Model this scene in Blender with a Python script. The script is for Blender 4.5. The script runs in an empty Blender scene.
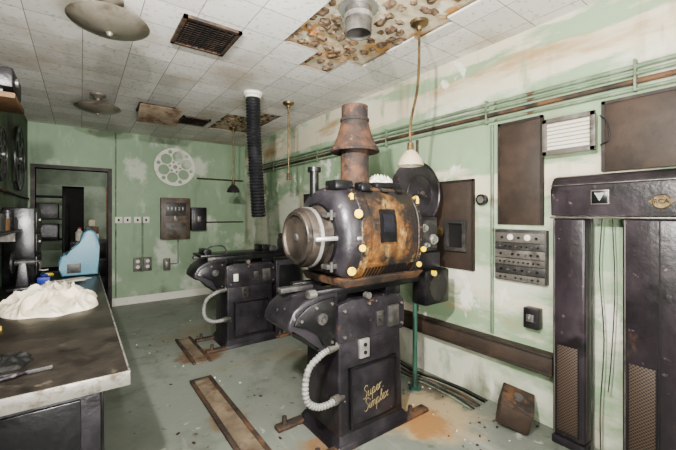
import bpy, bmesh, math, random
from mathutils import Vector, Matrix, noise, Euler
random.seed(7)
C = bpy.context.scene.collection
rad = math.radians
H = 2.74; XR = 2.55; XL = -0.60; YB = 6.5; YN = -1.6

# ---------------------------------------------------------------- materials
def M(name, base, layers=(), rough=.6, metal=0.0, bump=.15, bscale=30, world=False, spec=.5, spots=()):
    m = bpy.data.materials.new(name); m.use_nodes = True
    nt = m.node_tree; N = nt.nodes; L = nt.links
    b = N['Principled BSDF']
    b.inputs['Roughness'].default_value = rough; b.inputs['Metallic'].default_value = metal
    b.inputs['Specular IOR Level'].default_value = spec
    tc = N.new('ShaderNodeTexCoord'); src = tc.outputs['Object']
    if world:
        g = N.new('ShaderNodeNewGeometry'); src = g.outputs['Position']
    prev = None
    def mix(fac, a, c):
        mx = N.new('ShaderNodeMix'); mx.data_type = 'RGBA'
        L.new(fac, mx.inputs[0])
        if a is None: mx.inputs[6].default_value = (*base, 1)
        else: L.new(a, mx.inputs[6])
        mx.inputs[7].default_value = (*c, 1)
        return mx.outputs[2]
    def M2(op, a, bb, c=None):
        n_ = N.new('ShaderNodeMath'); n_.operation = op
        for i_, v_ in enumerate((a, bb, c)):
            if v_ is None: continue
            if isinstance(v_, (int, float)): n_.inputs[i_].default_value = v_
            else: L.new(v_, n_.inputs[i_])
        return n_.outputs[0]
    for i, ly in enumerate(layers):
        c, sc, lo, hi = ly[:4]; st = ly[4] if len(ly) > 4 else (1, 1, 1)
        zr = ly[5] if len(ly) > 5 else None
        mp = N.new('ShaderNodeMapping'); mp.inputs['Scale'].default_value = st
        mp.inputs['Location'].default_value = (i*3.7+1.3, i*1.9, i*2.3)
        L.new(src, mp.inputs[0])
        n = N.new('ShaderNodeTexNoise'); n.inputs['Scale'].default_value = sc
        n.inputs['Detail'].default_value = 9; n.inputs['Roughness'].default_value = .62
        L.new(mp.outputs[0], n.inputs['Vector'])
        r = N.new('ShaderNodeMapRange'); r.inputs['From Min'].default_value = lo; r.inputs['From Max'].default_value = hi
        val = n.outputs[0]
        if zr:
            sp = N.new('ShaderNodeSeparateXYZ'); L.new(src, sp.inputs[0])
            if zr[0] == 'band':      # ('band', centre, halfwidth, amount)
                ab_ = M2('ABSOLUTE', M2('SUBTRACT', sp.outputs[2], zr[1]), None)
                k_ = N.new('ShaderNodeMapRange'); k_.inputs['From Min'].default_value = zr[2]*1.6; k_.inputs['From Max'].default_value = zr[2]*.4
                k_.inputs['To Min'].default_value = -.08; k_.inputs['To Max'].default_value = zr[3]; L.new(ab_, k_.inputs[0])
                val = M2('ADD', val, k_.outputs[0])
            else:
                zz = N.new('ShaderNodeMapRange'); zz.inputs['From Min'].default_value = zr[0]; zz.inputs['From Max'].default_value = zr[1]
                zz.inputs['To Min'].default_value = 0; zz.inputs['To Max'].default_value = zr[2]
                L.new(sp.outputs[2], zz.inputs[0]); val = M2('ADD', val, zz.outputs[0])
        L.new(val, r.inputs[0])
        prev = mix(r.outputs[0], prev, c)
    for (c, ctr, R0, sc) in spots:
        vd = N.new('ShaderNodeVectorMath'); vd.operation = 'DISTANCE'; L.new(src, vd.inputs[0]); vd.inputs[1].default_value = ctr
        n = N.new('ShaderNodeTexNoise'); n.inputs['Scale'].default_value = sc; n.inputs['Detail'].default_value = 10; n.inputs['Roughness'].default_value = .7; L.new(src, n.inputs['Vector'])
        v_ = M2('MULTIPLY_ADD', n.outputs[0], -R0*2.2, vd.outputs['Value'])
        r = N.new('ShaderNodeMapRange'); r.inputs['From Min'].default_value = 0; r.inputs['From Max'].default_value = -R0*.4; r.inputs['To Max'].default_value = .88
        L.new(v_, r.inputs[0]); prev = mix(r.outputs[0], prev, c)
    if prev is None: b.inputs['Base Color'].default_value = (*base, 1)
    else: L.new(prev, b.inputs['Base Color'])
    if bump > 0:
        n = N.new('ShaderNodeTexNoise'); n.inputs['Scale'].default_value = bscale; n.inputs['Detail'].default_value = 6
        L.new(src, n.inputs['Vector'])
        bp = N.new('ShaderNodeBump'); bp.inputs['Strength'].default_value = bump; bp.inputs['Distance'].default_value = .02
        L.new(n.outputs[0], bp.inputs['Height']); L.new(bp.outputs[0], b.inputs['Normal'])
    return m

m_backwall = M('green_paint', (.20,.275,.18), [((.245,.325,.22),1.2,.38,.68), ((.42,.45,.37),2.0,.58,.67,(1,1,.8),(1.2,0.0,.12)), ((.27,.345,.24),6,.58,.68,(1,1,.3)),
     ((.14,.19,.12),4,.60,.76,(1,1,.25)), ((.10,.085,.055),1.5,.64,.80,(1,1,1),(0.5,0.0,.14))], rough=.6, bump=.08, bscale=10, world=True)
m_rightwall = M('peeling_green_paint', (.235,.325,.205), [((.30,.395,.265),.9,.38,.66), ((.56,.57,.47),.85,.53,.60,(1,.6,1.4),(2.0,1.5,.075)),
     ((.58,.53,.41),1.4,.49,.53,(1,.30,1.3),('band',2.46,.08,.14)), ((.38,.265,.145),2.2,.55,.70,(1,.4,1.6),('band',2.50,.10,.08)),
     ((.19,.27,.165),2.2,.57,.66,(1,1,.35)), ((.66,.66,.58),2.6,.605,.64,(1,.8,.7)), ((.25,.19,.115),2.4,.58,.76,(1,1,.16)), ((.11,.09,.06),1.8,.60,.78,(1,1,.3),(.8,.0,.16))],
     rough=.65, bump=.25, bscale=8, world=True)
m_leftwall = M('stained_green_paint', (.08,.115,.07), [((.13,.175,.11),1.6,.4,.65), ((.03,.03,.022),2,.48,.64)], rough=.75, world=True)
m_plaster = M('ceiling_plaster', (.60,.52,.39), [((.48,.27,.11),3.0,.52,.62),((.70,.66,.56),6,.55,.62)], rough=.9, bump=.3, world=True)
m_daub = M('adhesive', (.12,.08,.05), [((.23,.17,.115),9,.45,.62),((.28,.13,.05),5,.59,.65)], rough=.95, bump=.6)
m_floor = M('concrete_floor', (.165,.18,.155), [((.205,.22,.19),1.3,.40,.65), ((.10,.11,.09),2.4,.55,.72), ((.14,.165,.13),4.5,.58,.68),
     ((.18,.145,.095),1.1,.58,.74), ((.34,.34,.30),9,.65,.685), ((.06,.05,.04),13,.63,.69), ((.28,.28,.25),3,.62,.68,(1,.15,1))], rough=.40, bump=.14, bscale=20, world=True,
     spots=[((.38,.30,.185),(2.02,1.66,0),.36,5),((.32,.165,.065),(1.90,1.60,0),.19,9),((.24,.14,.07),(1.12,1.68,0),.24,6),((.14,.07,.035),(.98,3.7,0),.22,6),((.14,.10,.06),(.83,2.4,0),.15,5),((.09,.075,.055),(2.45,1.9,0),.27,7)])
m_black = M('worn_black_paint', (.014,.012,.015), [((.034,.030,.035),5,.42,.62), ((.16,.14,.13),20,.65,.71), ((.13,.06,.028),8,.645,.71)], rough=.34, bump=.12, bscale=45)
m_black2 = M('black_enamel', (.008,.008,.009), [((.026,.024,.024),6,.5,.7), ((.14,.085,.045),10,.66,.73)], rough=.28, bump=.06)
m_rust = M('rusted_steel', (.15,.072,.028), [((.30,.155,.052),6,.46,.60,(1,1,.5)), ((.045,.030,.023),4,.47,.58,(1,1,.6)), ((.46,.31,.13),9,.58,.66,(1,1,.5)), ((.27,.10,.03),12,.58,.68), ((.03,.025,.024),3.5,.48,.58,(1,1,1),(1.20,1.62,.22))], rough=.42, metal=.25, bump=.4, bscale=40)
m_flue = M('brown_rusted_flue', (.038,.022,.016), [((.10,.045,.022),7,.47,.62), ((.018,.014,.013),9,.5,.6), ((.22,.11,.05),16,.63,.7)], rough=.8, bump=.5)
m_rust2 = M('dark_rust', (.05,.034,.026), [((.13,.068,.036),5,.48,.62), ((.025,.02,.018),8,.5,.6)], rough=.7, bump=.3)
m_dust = M('dusty_rust_plate', (.13,.10,.07), [((.21,.165,.115),4,.45,.62),((.09,.055,.032),7,.5,.64)], rough=.8, bump=.25)
m_steel = M('dull_steel', (.20,.19,.175), [((.10,.09,.08),9,.5,.65),((.20,.11,.055),6,.62,.7)], rough=.42, metal=.6, bump=.1)
m_bright = M('bright_steel', (.60,.59,.57), [((.36,.34,.31),9,.5,.7)], rough=.3, metal=.75, bump=.05)
m_tan = M('bronzed_metal_cap', (.040,.033,.028), [((.085,.068,.055),4,.42,.62),((.02,.017,.015),6,.52,.64),((.18,.14,.10),12,.65,.74)], rough=.38, metal=.3, bump=.15)
m_yellow = M('yellow_paint', (.72,.53,.05), [((.45,.33,.07),20,.58,.7)], rough=.45, bump=.05)
m_hose = M('grey_hose', (.21,.21,.20), [((.12,.115,.10),9,.5,.65)], rough=.6)
m_duct = M('black_rubber_duct', (.011,.011,.013), [((.026,.026,.03),8,.5,.65)], rough=.4)
m_white = M('off_white_paint', (.58,.56,.50), [((.40,.35,.27),6,.56,.7)], rough=.55, bump=.05)
m_cloth = M('white_cloth', (.68,.61,.48), [((.55,.48,.36),4,.50,.68)], rough=.95, bump=.1, bscale=60)
m_bench = M('worn_bench_top', (.020,.017,.015), [((.045,.038,.031),3,.45,.62),((.11,.09,.07),7,.63,.72),((.012,.01,.01),5,.56,.66)], rough=.33, bump=.1)
m_edge = M('worn_steel_edge', (.27,.26,.235), [((.13,.105,.075),12,.5,.62)], rough=.4, metal=.5)
m_cab = M('worn_purple_black_lacquer', (.020,.015,.019), [((.045,.034,.041),4,.45,.65,(1,1,.5)), ((.13,.11,.11),16,.63,.70), ((.075,.045,.035),6,.64,.72,(1,1,.5)), ((.01,.008,.010),3,.55,.66)], rough=.33, bump=.1)
m_port = M('brown_port_steel', (.036,.025,.019), [((.06,.04,.03),3,.45,.6),((.018,.014,.012),4,.54,.66)], rough=.6, bump=.1)
m_pframe = M('dark_port_frame', (.022,.017,.014), [((.06,.04,.03),6,.5,.62)], rough=.6, bump=.1)
m_fuse = M('brown_fuse_panel', (.085,.062,.045), [((.14,.11,.085),6,.45,.62),((.05,.035,.025),8,.55,.65)], rough=.5, bump=.1)
m_green = M('green_metal', (.035,.09,.065), [((.02,.04,.03),6,.5,.65)], rough=.5)
m_brass = M('aged_brass', (.17,.12,.06), [((.07,.048,.028),9,.46,.60)], rough=.45, metal=.6)
m_gold = M('gold_lettering', (.25,.20,.10), rough=.5, bump=0)
m_beige = M('beige_enamel', (.42,.36,.26), [((.28,.23,.155),5,.50,.66)], rough=.5, bump=.05)
m_lamp = M('aged_lamp_enamel', (.21,.19,.155), [((.12,.10,.075),6,.48,.64)], rough=.28, metal=.45, bump=.04)
m_dark = M('void_black', (.006,.006,.006), [((.014,.012,.011),5,.5,.65)], rough=.7)
m_blue = M('grey_blue_plastic', (.10,.225,.295), [((.13,.265,.33),3,.4,.7),((.07,.13,.165),7,.60,.7)], rough=.4, bump=.03)
m_deep = M('deep_blue_plastic', (.02,.04,.30), rough=.5, bump=0)
m_red = M('dull_red', (.35,.04,.03), rough=.6)
m_paper = M('paper', (.60,.58,.50), [((.42,.36,.26),9,.5,.7)], rough=.8)
m_wood = M('old_wood', (.11,.06,.03), [((.17,.10,.05),9,.45,.6,(1,6,1))], rough=.7)
m_pipe = M('painted_conduit', (.13,.18,.12), [((.21,.27,.19),6,.48,.6),((.09,.055,.035),8,.57,.65)], rough=.5)
m_glass = M('dark_glass', (.02,.02,.025), rough=.12, bump=0)
m_grey = M('grey_panel', (.10,.09,.08), [((.15,.14,.12),8,.5,.62),((.05,.038,.03),7,.56,.66)], rough=.5)
m_dgrey = M('dark_grey_panel', (.035,.033,.032), [((.075,.07,.065),8,.5,.62)], rough=.45)
m_room = M('pale_room_paint', (.27,.31,.24), [((.17,.20,.15),2,.45,.62)], rough=.8, world=True)

m_ceil = bpy.data.materials.new('ceiling_tiles'); m_ceil.use_nodes = True
nt = m_ceil.node_tree; N = nt.nodes; L = nt.links
g = N.new('ShaderNodeNewGeometry'); mp = N.new('ShaderNodeMapping'); mp.inputs['Location'].default_value = (.60, 1.6, 0)
L.new(g.outputs['Position'], mp.inputs[0])
br = N.new('ShaderNodeTexBrick'); br.offset = 0; br.squash = 1
br.inputs['Scale'].default_value = 1; br.inputs['Brick Width'].default_value = .305; br.inputs['Row Height'].default_value = .305
br.inputs['Mortar Size'].default_value = .0030; br.inputs['Mortar Smooth'].default_value = .4
br.inputs['Color1'].default_value = (.76,.735,.70,1); br.inputs['Color2'].default_value = (.60,.58,.55,1); br.inputs['Mortar'].default_value = (.20,.175,.145,1)
L.new(mp.outputs[0], br.inputs['Vector'])
n1 = N.new('ShaderNodeTexNoise'); n1.inputs['Scale'].default_value = 1.7; n1.inputs['Detail'].default_value = 8; L.new(g.outputs['Position'], n1.inputs['Vector'])
r1 = N.new('ShaderNodeMapRange'); r1.inputs['From Min'].default_value = .52; r1.inputs['From Max'].default_value = .72; r1.inputs['To Max'].default_value=.6; L.new(n1.outputs[0], r1.inputs[0])
x1 = N.new('ShaderNodeMix'); x1.data_type = 'RGBA'; L.new(r1.outputs[0], x1.inputs[0]); L.new(br.outputs[0], x1.inputs[6]); x1.inputs[7].default_value = (.36,.28,.19,1)
n2 = N.new('ShaderNodeTexNoise'); n2.inputs['Scale'].default_value = 30; n2.inputs['Detail'].default_value = 5; L.new(g.outputs['Position'], n2.inputs['Vector'])
r2 = N.new('ShaderNodeMapRange'); r2.inputs['From Min'].default_value = .58; r2.inputs['From Max'].default_value = .67; r2.inputs['To Max'].default_value=.5; L.new(n2.outputs[0], r2.inputs[0])
x2 = N.new('ShaderNodeMix'); x2.data_type = 'RGBA'; L.new(r2.outputs[0], x2.inputs[0]); L.new(x1.outputs[2], x2.inputs[6]); x2.inputs[7].default_value = (.24,.22,.19,1)
L.new(x2.outputs[2], N['Principled BSDF'].inputs['Base Color']); N['Principled BSDF'].inputs['Roughness'].default_value = .85

m_perf = bpy.data.materials.new('perforated_brass'); m_perf.use_nodes = True
nt = m_perf.node_tree; N = nt.nodes; L = nt.links
tc = N.new('ShaderNodeTexCoord'); sp = N.new('ShaderNodeSeparateXYZ'); L.new(tc.outputs['Object'], sp.inputs[0])
def mth(op, a, b=None):
    n_ = N.new('ShaderNodeMath'); n_.operation = op
    for i_, v_ in enumerate((a, b)):
        if v_ is None: continue
        if isinstance(v_, (int, float)): n_.inputs[i_].default_value = v_
        else: L.new(v_, n_.inputs[i_])
    return n_.outputs[0]
s1 = mth('SINE', mth('MULTIPLY', sp.outputs[1], 2*math.pi/.018)); s2 = mth('SINE', mth('MULTIPLY', sp.outputs[2], 2*math.pi/.018))
pr = mth('GREATER_THAN', mth('MULTIPLY', s1, s2), .05)
x = N.new('ShaderNodeMix'); x.data_type='RGBA'; L.new(pr, x.inputs[0]); x.inputs[7].default_value=(.012,.009,.008,1); x.inputs[6].default_value=(.085,.058,.042,1)
L.new(x.outputs[2], N['Principled BSDF'].inputs['Base Color']); N['Principled BSDF'].inputs['Roughness'].default_value=.55

# ---------------------------------------------------------------- mesh builder
class MB:
    def __init__(s): s.bm = bmesh.new()
    def _new(s, vs, fs):
        vv = [s.bm.verts.new(v) for v in vs]
        ff = []
        for f in fs:
            try: ff.append(s.bm.faces.new([vv[i] for i in f]))
            except ValueError: pass
        return vv, ff
    def _bev(s, ff, bev, seg=2):
        if bev > 0:
            es = list({e for f in ff for e in f.edges})
            bmesh.ops.bevel(s.bm, geom=es, offset=bev, segments=seg, profile=.5, affect='EDGES')
        return s
    BF = [(0,3,2,1),(4,5,6,7),(0,1,5,4),(1,2,6,5),(2,3,7,6),(3,0,4,7)]
    def box(s, x0,x1,y0,y1,z0,z1, bev=0, seg=2):
        vs = [(x0,y0,z0),(x1,y0,z0),(x1,y1,z0),(x0,y1,z0),(x0,y0,z1),(x1,y0,z1),(x1,y1,z1),(x0,y1,z1)]
        vv, ff = s._new(vs, s.BF); return s._bev(ff, bev, seg)
    def loft(s, a, b, bev=0):   # a,b = (x0,x1,y0,y1,z)
        vs = [(a[0],a[2],a[4]),(a[1],a[2],a[4]),(a[1],a[3],a[4]),(a[0],a[3],a[4]),(b[0],b[2],b[4]),(b[1],b[2],b[4]),(b[1],b[3],b[4]),(b[0],b[3],b[4])]
        vv, ff = s._new(vs, s.BF); return s._bev(ff, bev, 3)
    def obox(s, c, size, rot, bev=0):
        m = Matrix.Translation(c) @ rot.to_4x4(); a,b,d = [q/2 for q in size]
        vs = [m @ Vector(p) for p in [(-a,-b,-d),(a,-b,-d),(a,b,-d),(-a,b,-d),(-a,-b,d),(a,-b,d),(a,b,d),(-a,b,d)]]
        vv, ff = s._new(vs, s.BF); return s._bev(ff, bev)
    def lathe(s, prof, o, ax, seg=32, closed=False):
        ax = Vector(ax).normalized(); o = Vector(o)
        up = Vector((0,0,1)) if abs(ax.z) < .9 else Vector((1,0,0))
        u = ax.cross(up).normalized(); w = u.cross(ax).normalized(); n = len(prof)
        vs = [o+ax*h+u*(r*math.cos(2*math.pi*k/seg))+w*(r*math.sin(2*math.pi*k/seg)) for r,h in prof for k in range(seg)]
        rng = n if closed else n-1
        fs = [(i*seg+k, i*seg+(k+1)%seg, ((i+1)%n)*seg+(k+1)%seg, ((i+1)%n)*seg+k) for i in range(rng) for k in range(seg)]
        if not closed:
            if prof[0][0] > 0: fs.append(tuple(reversed(range(seg))))
            if prof[-1][0] > 0: fs.append(tuple((n-1)*seg+k for k in range(seg)))
        vv, ff = s._new(vs, fs)
        bmesh.ops.remove_doubles(s.bm, verts=vv, dist=1e-6)
        return s
    def lathe2(s, prof, o, ax, seg=40): return s.lathe(prof, o, ax, seg, True)
    def cyl(s, p0, p1, r0, r1=None, seg=24):
        p0 = Vector(p0); p1 = Vector(p1); d = p1-p0
        r1 = r0 if r1 is None else r1
        return s.lathe([(r0,0),(r1,d.length)], p0, d, seg)
    def tube(s, pts, r, seg=10, sub=6, ripple=0, pitch=.02):
        P = [Vector(p) for p in pts]; path = []
        if sub > 1 and len(P) > 2:
            Q = [2*P[0]-P[1]] + P + [2*P[-1]-P[-2]]
            for i in range(1, len(Q)-2):
                for j in range(sub):
                    t = j/sub; a,b,c,d = Q[i-1],Q[i],Q[i+1],Q[i+2]
                    path.append(.5*((2*b)+(c-a)*t+(2*a-5*b+4*c-d)*t*t+(3*b-a-3*c+d)*t**3))
            path.append(P[-1])
        else: path = P
        if ripple:
            out = []
            for i in range(len(path)-1):
                n = max(1, int((path[i+1]-path[i]).length/(pitch/2)))
                for j in range(n): out.append(path[i].lerp(path[i+1], j/n))
            out.append(path[-1]); path = out
        vs = []; fs = []; pu = None
        for i, p in enumerate(path):
            d = (path[min(i+1,len(path)-1)]-path[max(i-1,0)]).normalized()
            if pu is None:
                u = d.cross(Vector((0,0,1)) if abs(d.z) < .9 else Vector((1,0,0))).normalized()
            else:
                u = (pu - d*pu.dot(d))
                u = u.normalized() if u.length > 1e-4 else pu
            pu = u; w = d.cross(u)
            rr = r + (ripple if i%2 else -ripple)
            for k in range(seg):
                t = 2*math.pi*k/seg; vs.append(p+u*(rr*math.cos(t))+w*(rr*math.sin(t)))
        n = len(path)
        for i in range(n-1):
            for k in range(seg): fs.append((i*seg+k, i*seg+(k+1)%seg, (i+1)*seg+(k+1)%seg, (i+1)*seg+k))
        fs.append(tuple(reversed(range(seg)))); fs.append(tuple((n-1)*seg+k for k in range(seg)))
        s._new(vs, fs); return s
    def prism(s, poly, axis, a0, a1, bev=0, seg=2):
        def P(p, a):
            if axis == 'y': return (p[0], a, p[1])
            if axis == 'x': return (a, p[0], p[1])
            return (p[0], p[1], a)
        n = len(poly)
        vs = [P(p,a0) for p in poly]+[P(p,a1) for p in poly]
        fs = [tuple(range(n)), tuple(reversed(range(n,2*n)))]+[(i,(i+1)%n,n+(i+1)%n,n+i) for i in range(n)]
        vv, ff = s._new(vs, fs)
        return s._bev(ff[:2], bev, seg)
    def sphere(s, c, r, sc=(1,1,1), seg=16):
        m = Matrix.Translation(c) @ Matrix.Diagonal((r*sc[0], r*sc[1], r*sc[2], 1))
        bmesh.ops.create_uvsphere(s.bm, u_segments=seg, v_segments=max(6,seg//2), radius=1, matrix=m); return s
    def obj(s, name, mat, base=(0,0,0), smooth=True):
        bmesh.ops.recalc_face_normals(s.bm, faces=s.bm.faces)
        bmesh.ops.translate(s.bm, verts=s.bm.verts, vec=-Vector(base))
        me = bpy.data.meshes.new(name); s.bm.to_mesh(me); s.bm.free()
        me.materials.append(mat)
        if smooth:
            me.shade_smooth(); me.set_sharp_from_angle(angle=rad(32))
        o = bpy.data.objects.new(name, me); o.location = base; C.objects.link(o); return o

class Thing:
    def __init__(s, name, label, cat, base=(0,0,0), group=None):
        s.base = Vector(base); s.e = bpy.data.objects.new(name, None); s.e.location = s.base
        s.e.empty_display_size = .1
        C.objects.link(s.e); s.e['label'] = label; s.e['category'] = cat
        if group: s.e['group'] = group
    def part(s, mb, name, mat, parent=None, label=None):
        o = mb.obj(name, mat, s.base)
        o.parent = parent or s.e; o.location = (0,0,0)
        if label: o['label'] = label
        return o
def solo(mb, name, mat, label, cat, base=(0,0,0), group=None, kind=None):
    o = mb.obj(name, mat, base); o['label'] = label; o['category'] = cat
    if group: o['group'] = group
    if kind: o['kind'] = kind
    return o
def struct(mb, name, mat, smooth=False):
    o = mb.obj(name, mat, smooth=smooth); o['kind'] = 'structure'; o['label'] = name.replace('_',' '); return o

def text_mesh(txt, size, loc, rot, mat, name, thing, parent=None, shear=0, extr=.001):
    cu = bpy.data.curves.new('t', 'FONT'); cu.body = txt; cu.size = size; cu.shear = shear; cu.extrude = extr
    cu.align_x = 'CENTER'; cu.align_y = 'CENTER'; cu.space_line = .8
    t = bpy.data.objects.new('t', cu); C.objects.link(t)
    bpy.context.view_layer.update(); dg = bpy.context.evaluated_depsgraph_get()
    me = bpy.data.meshes.new_from_object(t.evaluated_get(dg)); bpy.data.objects.remove(t)
    me.transform(Matrix.Translation(Vector(loc)-thing.base) @ rot.to_4x4())
    me.materials.clear(); me.materials.append(mat)
    o = bpy.data.objects.new(name, me); C.objects.link(o); o.parent = parent or thing.e
    o['label'] = 'lettering reading ' + txt
    return o
SCR = {
 'S': ([[(.50,.86),(.44,1.0),(.28,1.04),(.14,.92),(.14,.74),(.28,.58),(.42,.42),(.42,.18),(.28,.0),(.10,-.02),(-.02,.12)]],.56),
 'u': ([[(0,.36),(.05,.50),(.05,.18),(.12,.02),(.24,.03),(.33,.20),(.35,.50),(.35,.16),(.41,.0),(.50,.08)]],.52),
 'p': ([[(0,.1),(.08,.5),(.08,.1),(.06,-.48)],[(.08,.34),(.18,.5),(.32,.46),(.36,.25),(.28,.03),(.14,.0),(.08,.08)],[(.28,.03),(.40,.0),(.48,.1)]],.50),
 'e': ([[(0,.1),(.16,.20),(.30,.36),(.24,.5),(.10,.44),(.05,.22),(.14,.0),(.28,.0),(.40,.12)]],.40),
 'r': ([[(0,.1),(.08,.5),(.09,.02)],[(.09,.30),(.18,.47),(.32,.48)]],.38),
 'i': ([[(0,.1),(.09,.5),(.08,.12),(.15,0),(.26,.1)],[(.10,.70),(.115,.78)]],.27),
 'm': ([[(0,.1),(.07,.5),(.07,0)],[(.07,.28),(.15,.48),(.25,.46),(.27,.28),(.27,0)],[(.27,.28),(.35,.48),(.45,.46),(.47,.28),(.47,.1),(.54,0),(.62,.1)]],.62),
 'l': ([[(0,.1),(.15,.5),(.20,.9),(.14,1.0),(.08,.85),(.08,.16),(.15,0),(.26,.1)]],.27),
 'x': ([[(0,.42),(.08,.50),(.18,.28),(.28,.02),(.40,.08)],[(.36,.5),(.18,.26),(.02,.0)]],.42)}
def script(mb, word, o, ux, uz, s, r=.0018, shear=.28):
    cx = 0
    for ch in word:
        st, adv = SCR[ch]
        for ln in st:
            pts = [Vector(o)+Vector(ux)*((cx+px+shear*pz)*s)+Vector(uz)*(pz*s) for px,pz in ln]
            mb.tube(pts, r, 5, 4)
        cx += adv
    return cx*s
RX = Euler((rad(90),0,rad(-90))).to_matrix()   # faces -X

# ---------------------------------------------------------------- room
struct(MB().box(-1.3, XR+.12, YN, 9.0, -.12, 0), 'floor', m_floor)
struct(MB().box(XR, XR+.12, YN, YB+.12, 0, H+.2), 'wall_right', m_rightwall)
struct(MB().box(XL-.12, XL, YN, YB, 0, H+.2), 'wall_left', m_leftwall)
DX0, DX1, DZ = -.52, .34, 2.10
struct(MB().box(XL-.12, DX0, YB, YB+.12, 0, H+.2).box(DX1, XR, YB, YB+.12, 0, H+.2).box(DX0, DX1, YB, YB+.12, DZ, H+.2), 'wall_back', m_backwall)
T = .305
hole = set()
def cell(x, y): return (int((x+.6)//T), int((y+1.6)//T))
mb = MB(); nx = int(math.ceil((XR-XL)/T)); ny = int(math.ceil((YB-YN)/T))
for i in range(nx):
    for j in range(ny):
        x0 = -.6+i*T; y0 = -1.6+j*T; x1 = min(x0+T, XR); y1 = min(y0+T, YB); cx = x0+T/2; cy = y0+T/2
        big = (1.15 < cx < 2.1 and .9 < cy < 2.65) and not (cx < 1.45 and cy > 2.3) and not (cx > 1.8 and cy > 2.5)
        sm = (1.45 < cx < 2.2 and 4.2 < cy < 5.35) and not (cx < 1.75 and cy < 4.6)
        if big or sm:
            hole.add((i,j))
            if big and cx > 1.85: mb.box(x0+(.17,.13,.20,.15)[j%4], x1, y0, y1, H, H+.015)
            continue
        mb.box(x0, x1, y0, y1, H, H+.015)
struct(mb, 'ceiling', m_ceil)
struct(MB().box(XL-.12, XR+.12, YN, YB+.12, H+.035, H+.1), 'trim_1', m_plaster)
mb = MB()
avoid = [(1.45,1.75,.18),(1.90,1.63,.12),(1.89,5.3,.12)]
for (i,j) in sorted(hole):
    for a in range(3):
        for b in range(3):
            if random.random() < .12: continue
            cx = -.6+i*T+(a+.5)*T/3+random.uniform(-.025,.025); cy = -1.6+j*T+(b+.5)*T/3+random.uniform(-.025,.025)
            if cx > XR-.06 or any(math.hypot(cx-p,cy-q)<r_ for p,q,r_ in avoid): continue
            if cy < 3 and cx > 1.98: continue
            r0 = random.uniform(.026,.042); sx = random.uniform(.8,1.3); sy = random.uniform(.7,1.25); sd = random.random()*50
            tmp = bmesh.ops.create_icosphere(mb.bm, subdivisions=2, radius=1)
            for v in tmp['verts']:
                f = 1+.8*noise.noise(v.co*1.8+Vector((sd,0,0)))
                v.co = Vector((cx+v.co.x*r0*sx*f, cy+v.co.y*r0*sy*f, H+.032+v.co.z*r0*.55*f))
d = solo(mb, 'adhesive_daubs', m_daub, 'brown lumps of old tile adhesive on bare ceiling', 'adhesive', kind='stuff')
mb = MB().box(DX0-.05, DX0, YB-.03, YB+.13, 0, DZ+.05).box(DX1, DX1+.05, YB-.03, YB+.13, 0, DZ+.05).box(DX0, DX1, YB-.03, YB+.13, DZ, DZ+.05)
struct(mb, 'door_1', m_pframe)
struct(MB().box(DX1+.05, XR, YB-.015, YB, 0, .12), 'baseboard_back', m_white)
struct(MB().box(-1.3, -.30, 8.8, 8.9, 0, 2.6).box(.05, 1.6, 8.8, 8.9, 0, 2.6).box(-.30,.05,8.8,8.9,2.0,2.6), 'wall_beyond', m_room)
struct(MB().box(-.6, .4, 9.2, 9.25, 0, 2.6), 'dark_backing_beyond', m_dark)  # near-black sheet: darkness of the inner opening put into its colour
struct(MB().box(-1.42, -1.3, YB+.12, 8.9, 0, 2.6), 'wall_beyond_left', m_room)
struct(MB().box(1.5, 1.6, YB+.12, 8.8, 0, 2.6), 'wall_beyond_right', m_room)
struct(MB().box(-1.42, 1.6, YB+.12, 9.2, 2.6, 2.65), 'trim_2', m_room)
t = Thing('storage_shelf', 'dark steel shelving seen through doorway', 'shelf', (-.55,7.6,0))
t.part(MB().box(-.72,-.70,7.4,7.9,0,1.75), 'upright', m_dark); t.part(MB().box(-.24,-.22,7.4,7.9,0,1.75), 'upright', m_dark)
for z in (.5,1.0,1.35,1.73): t.part(MB().box(-.70,-.24,7.4,7.9,z,z+.02), 'shelf_board', m_dark)
solo(MB().box(-.62,-.30,7.42,7.75,1.021,1.28,.01).box(-.6,-.32,7.40,7.42,1.07,1.24), 'storage_box', m_black, 'black equipment box on shelf beyond the doorway','box',(-.45,7.5,1.02))
solo(MB().box(-.6,-.30,7.42,7.7,1.371,1.62,.01).box(-.58,-.32,7.41,7.42,1.45,1.52), 'storage_box', m_dgrey, 'dark grey box on upper shelf beyond the doorway','box',(-.45,7.5,1.37))
t = Thing('water_bottle','pale plastic bottle standing on dark cabinet beyond the doorway','bottle',(-.02,7.2,1.0))
t.part(MB().lathe([(.0,0),(.05,0),(.055,.02),(.055,.14),(.025,.18),(.024,.20)],(-.02,7.2,1.0),(0,0,1)),'bottle_body',m_white)
t.part(MB().cyl((-.02,7.2,1.20),(-.02,7.2,1.225),.026),'bottle_cap',m_red)
t = Thing('filing_cabinet','dark steel cabinet beyond the doorway','cabinet',(0,7.3,0))
b = t.part(MB().box(-.14,.36,7.1,7.6,0,1.0,.008),'cabinet_body',m_black)
for z in (.1,.4,.7):
    dd = t.part(MB().box(-.12,.34,7.085,7.1,z,z+.26,.004),'drawer',m_black2); t.part(MB().box(.05,.18,7.06,7.085,z+.12,z+.14),'handle',m_steel,dd)
for (x,z,mm) in ((.1,1.0,m_red),(.2,1.0,m_white),(.2,1.12,m_wood),(.1,1.12,m_dgrey),(.15,1.24,m_beige)):
    solo(MB().box(x-.045,x+.045,7.2,7.3,z+.001,z+.11,.004).box(x-.035,x+.035,7.195,7.2,z+.03,z+.08),'film_can_box',mm,'small carton stacked on cabinet beyond the doorway','box',(x,7.25,z))
solo(MB().obox((.45,8.2,1.0),(.1,.04,2.0),Euler((rad(-6),0,0)).to_matrix(),.004),'plank',m_wood,'brown wooden plank leaning beyond the doorway','board',(.45,8.2,0))

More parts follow.
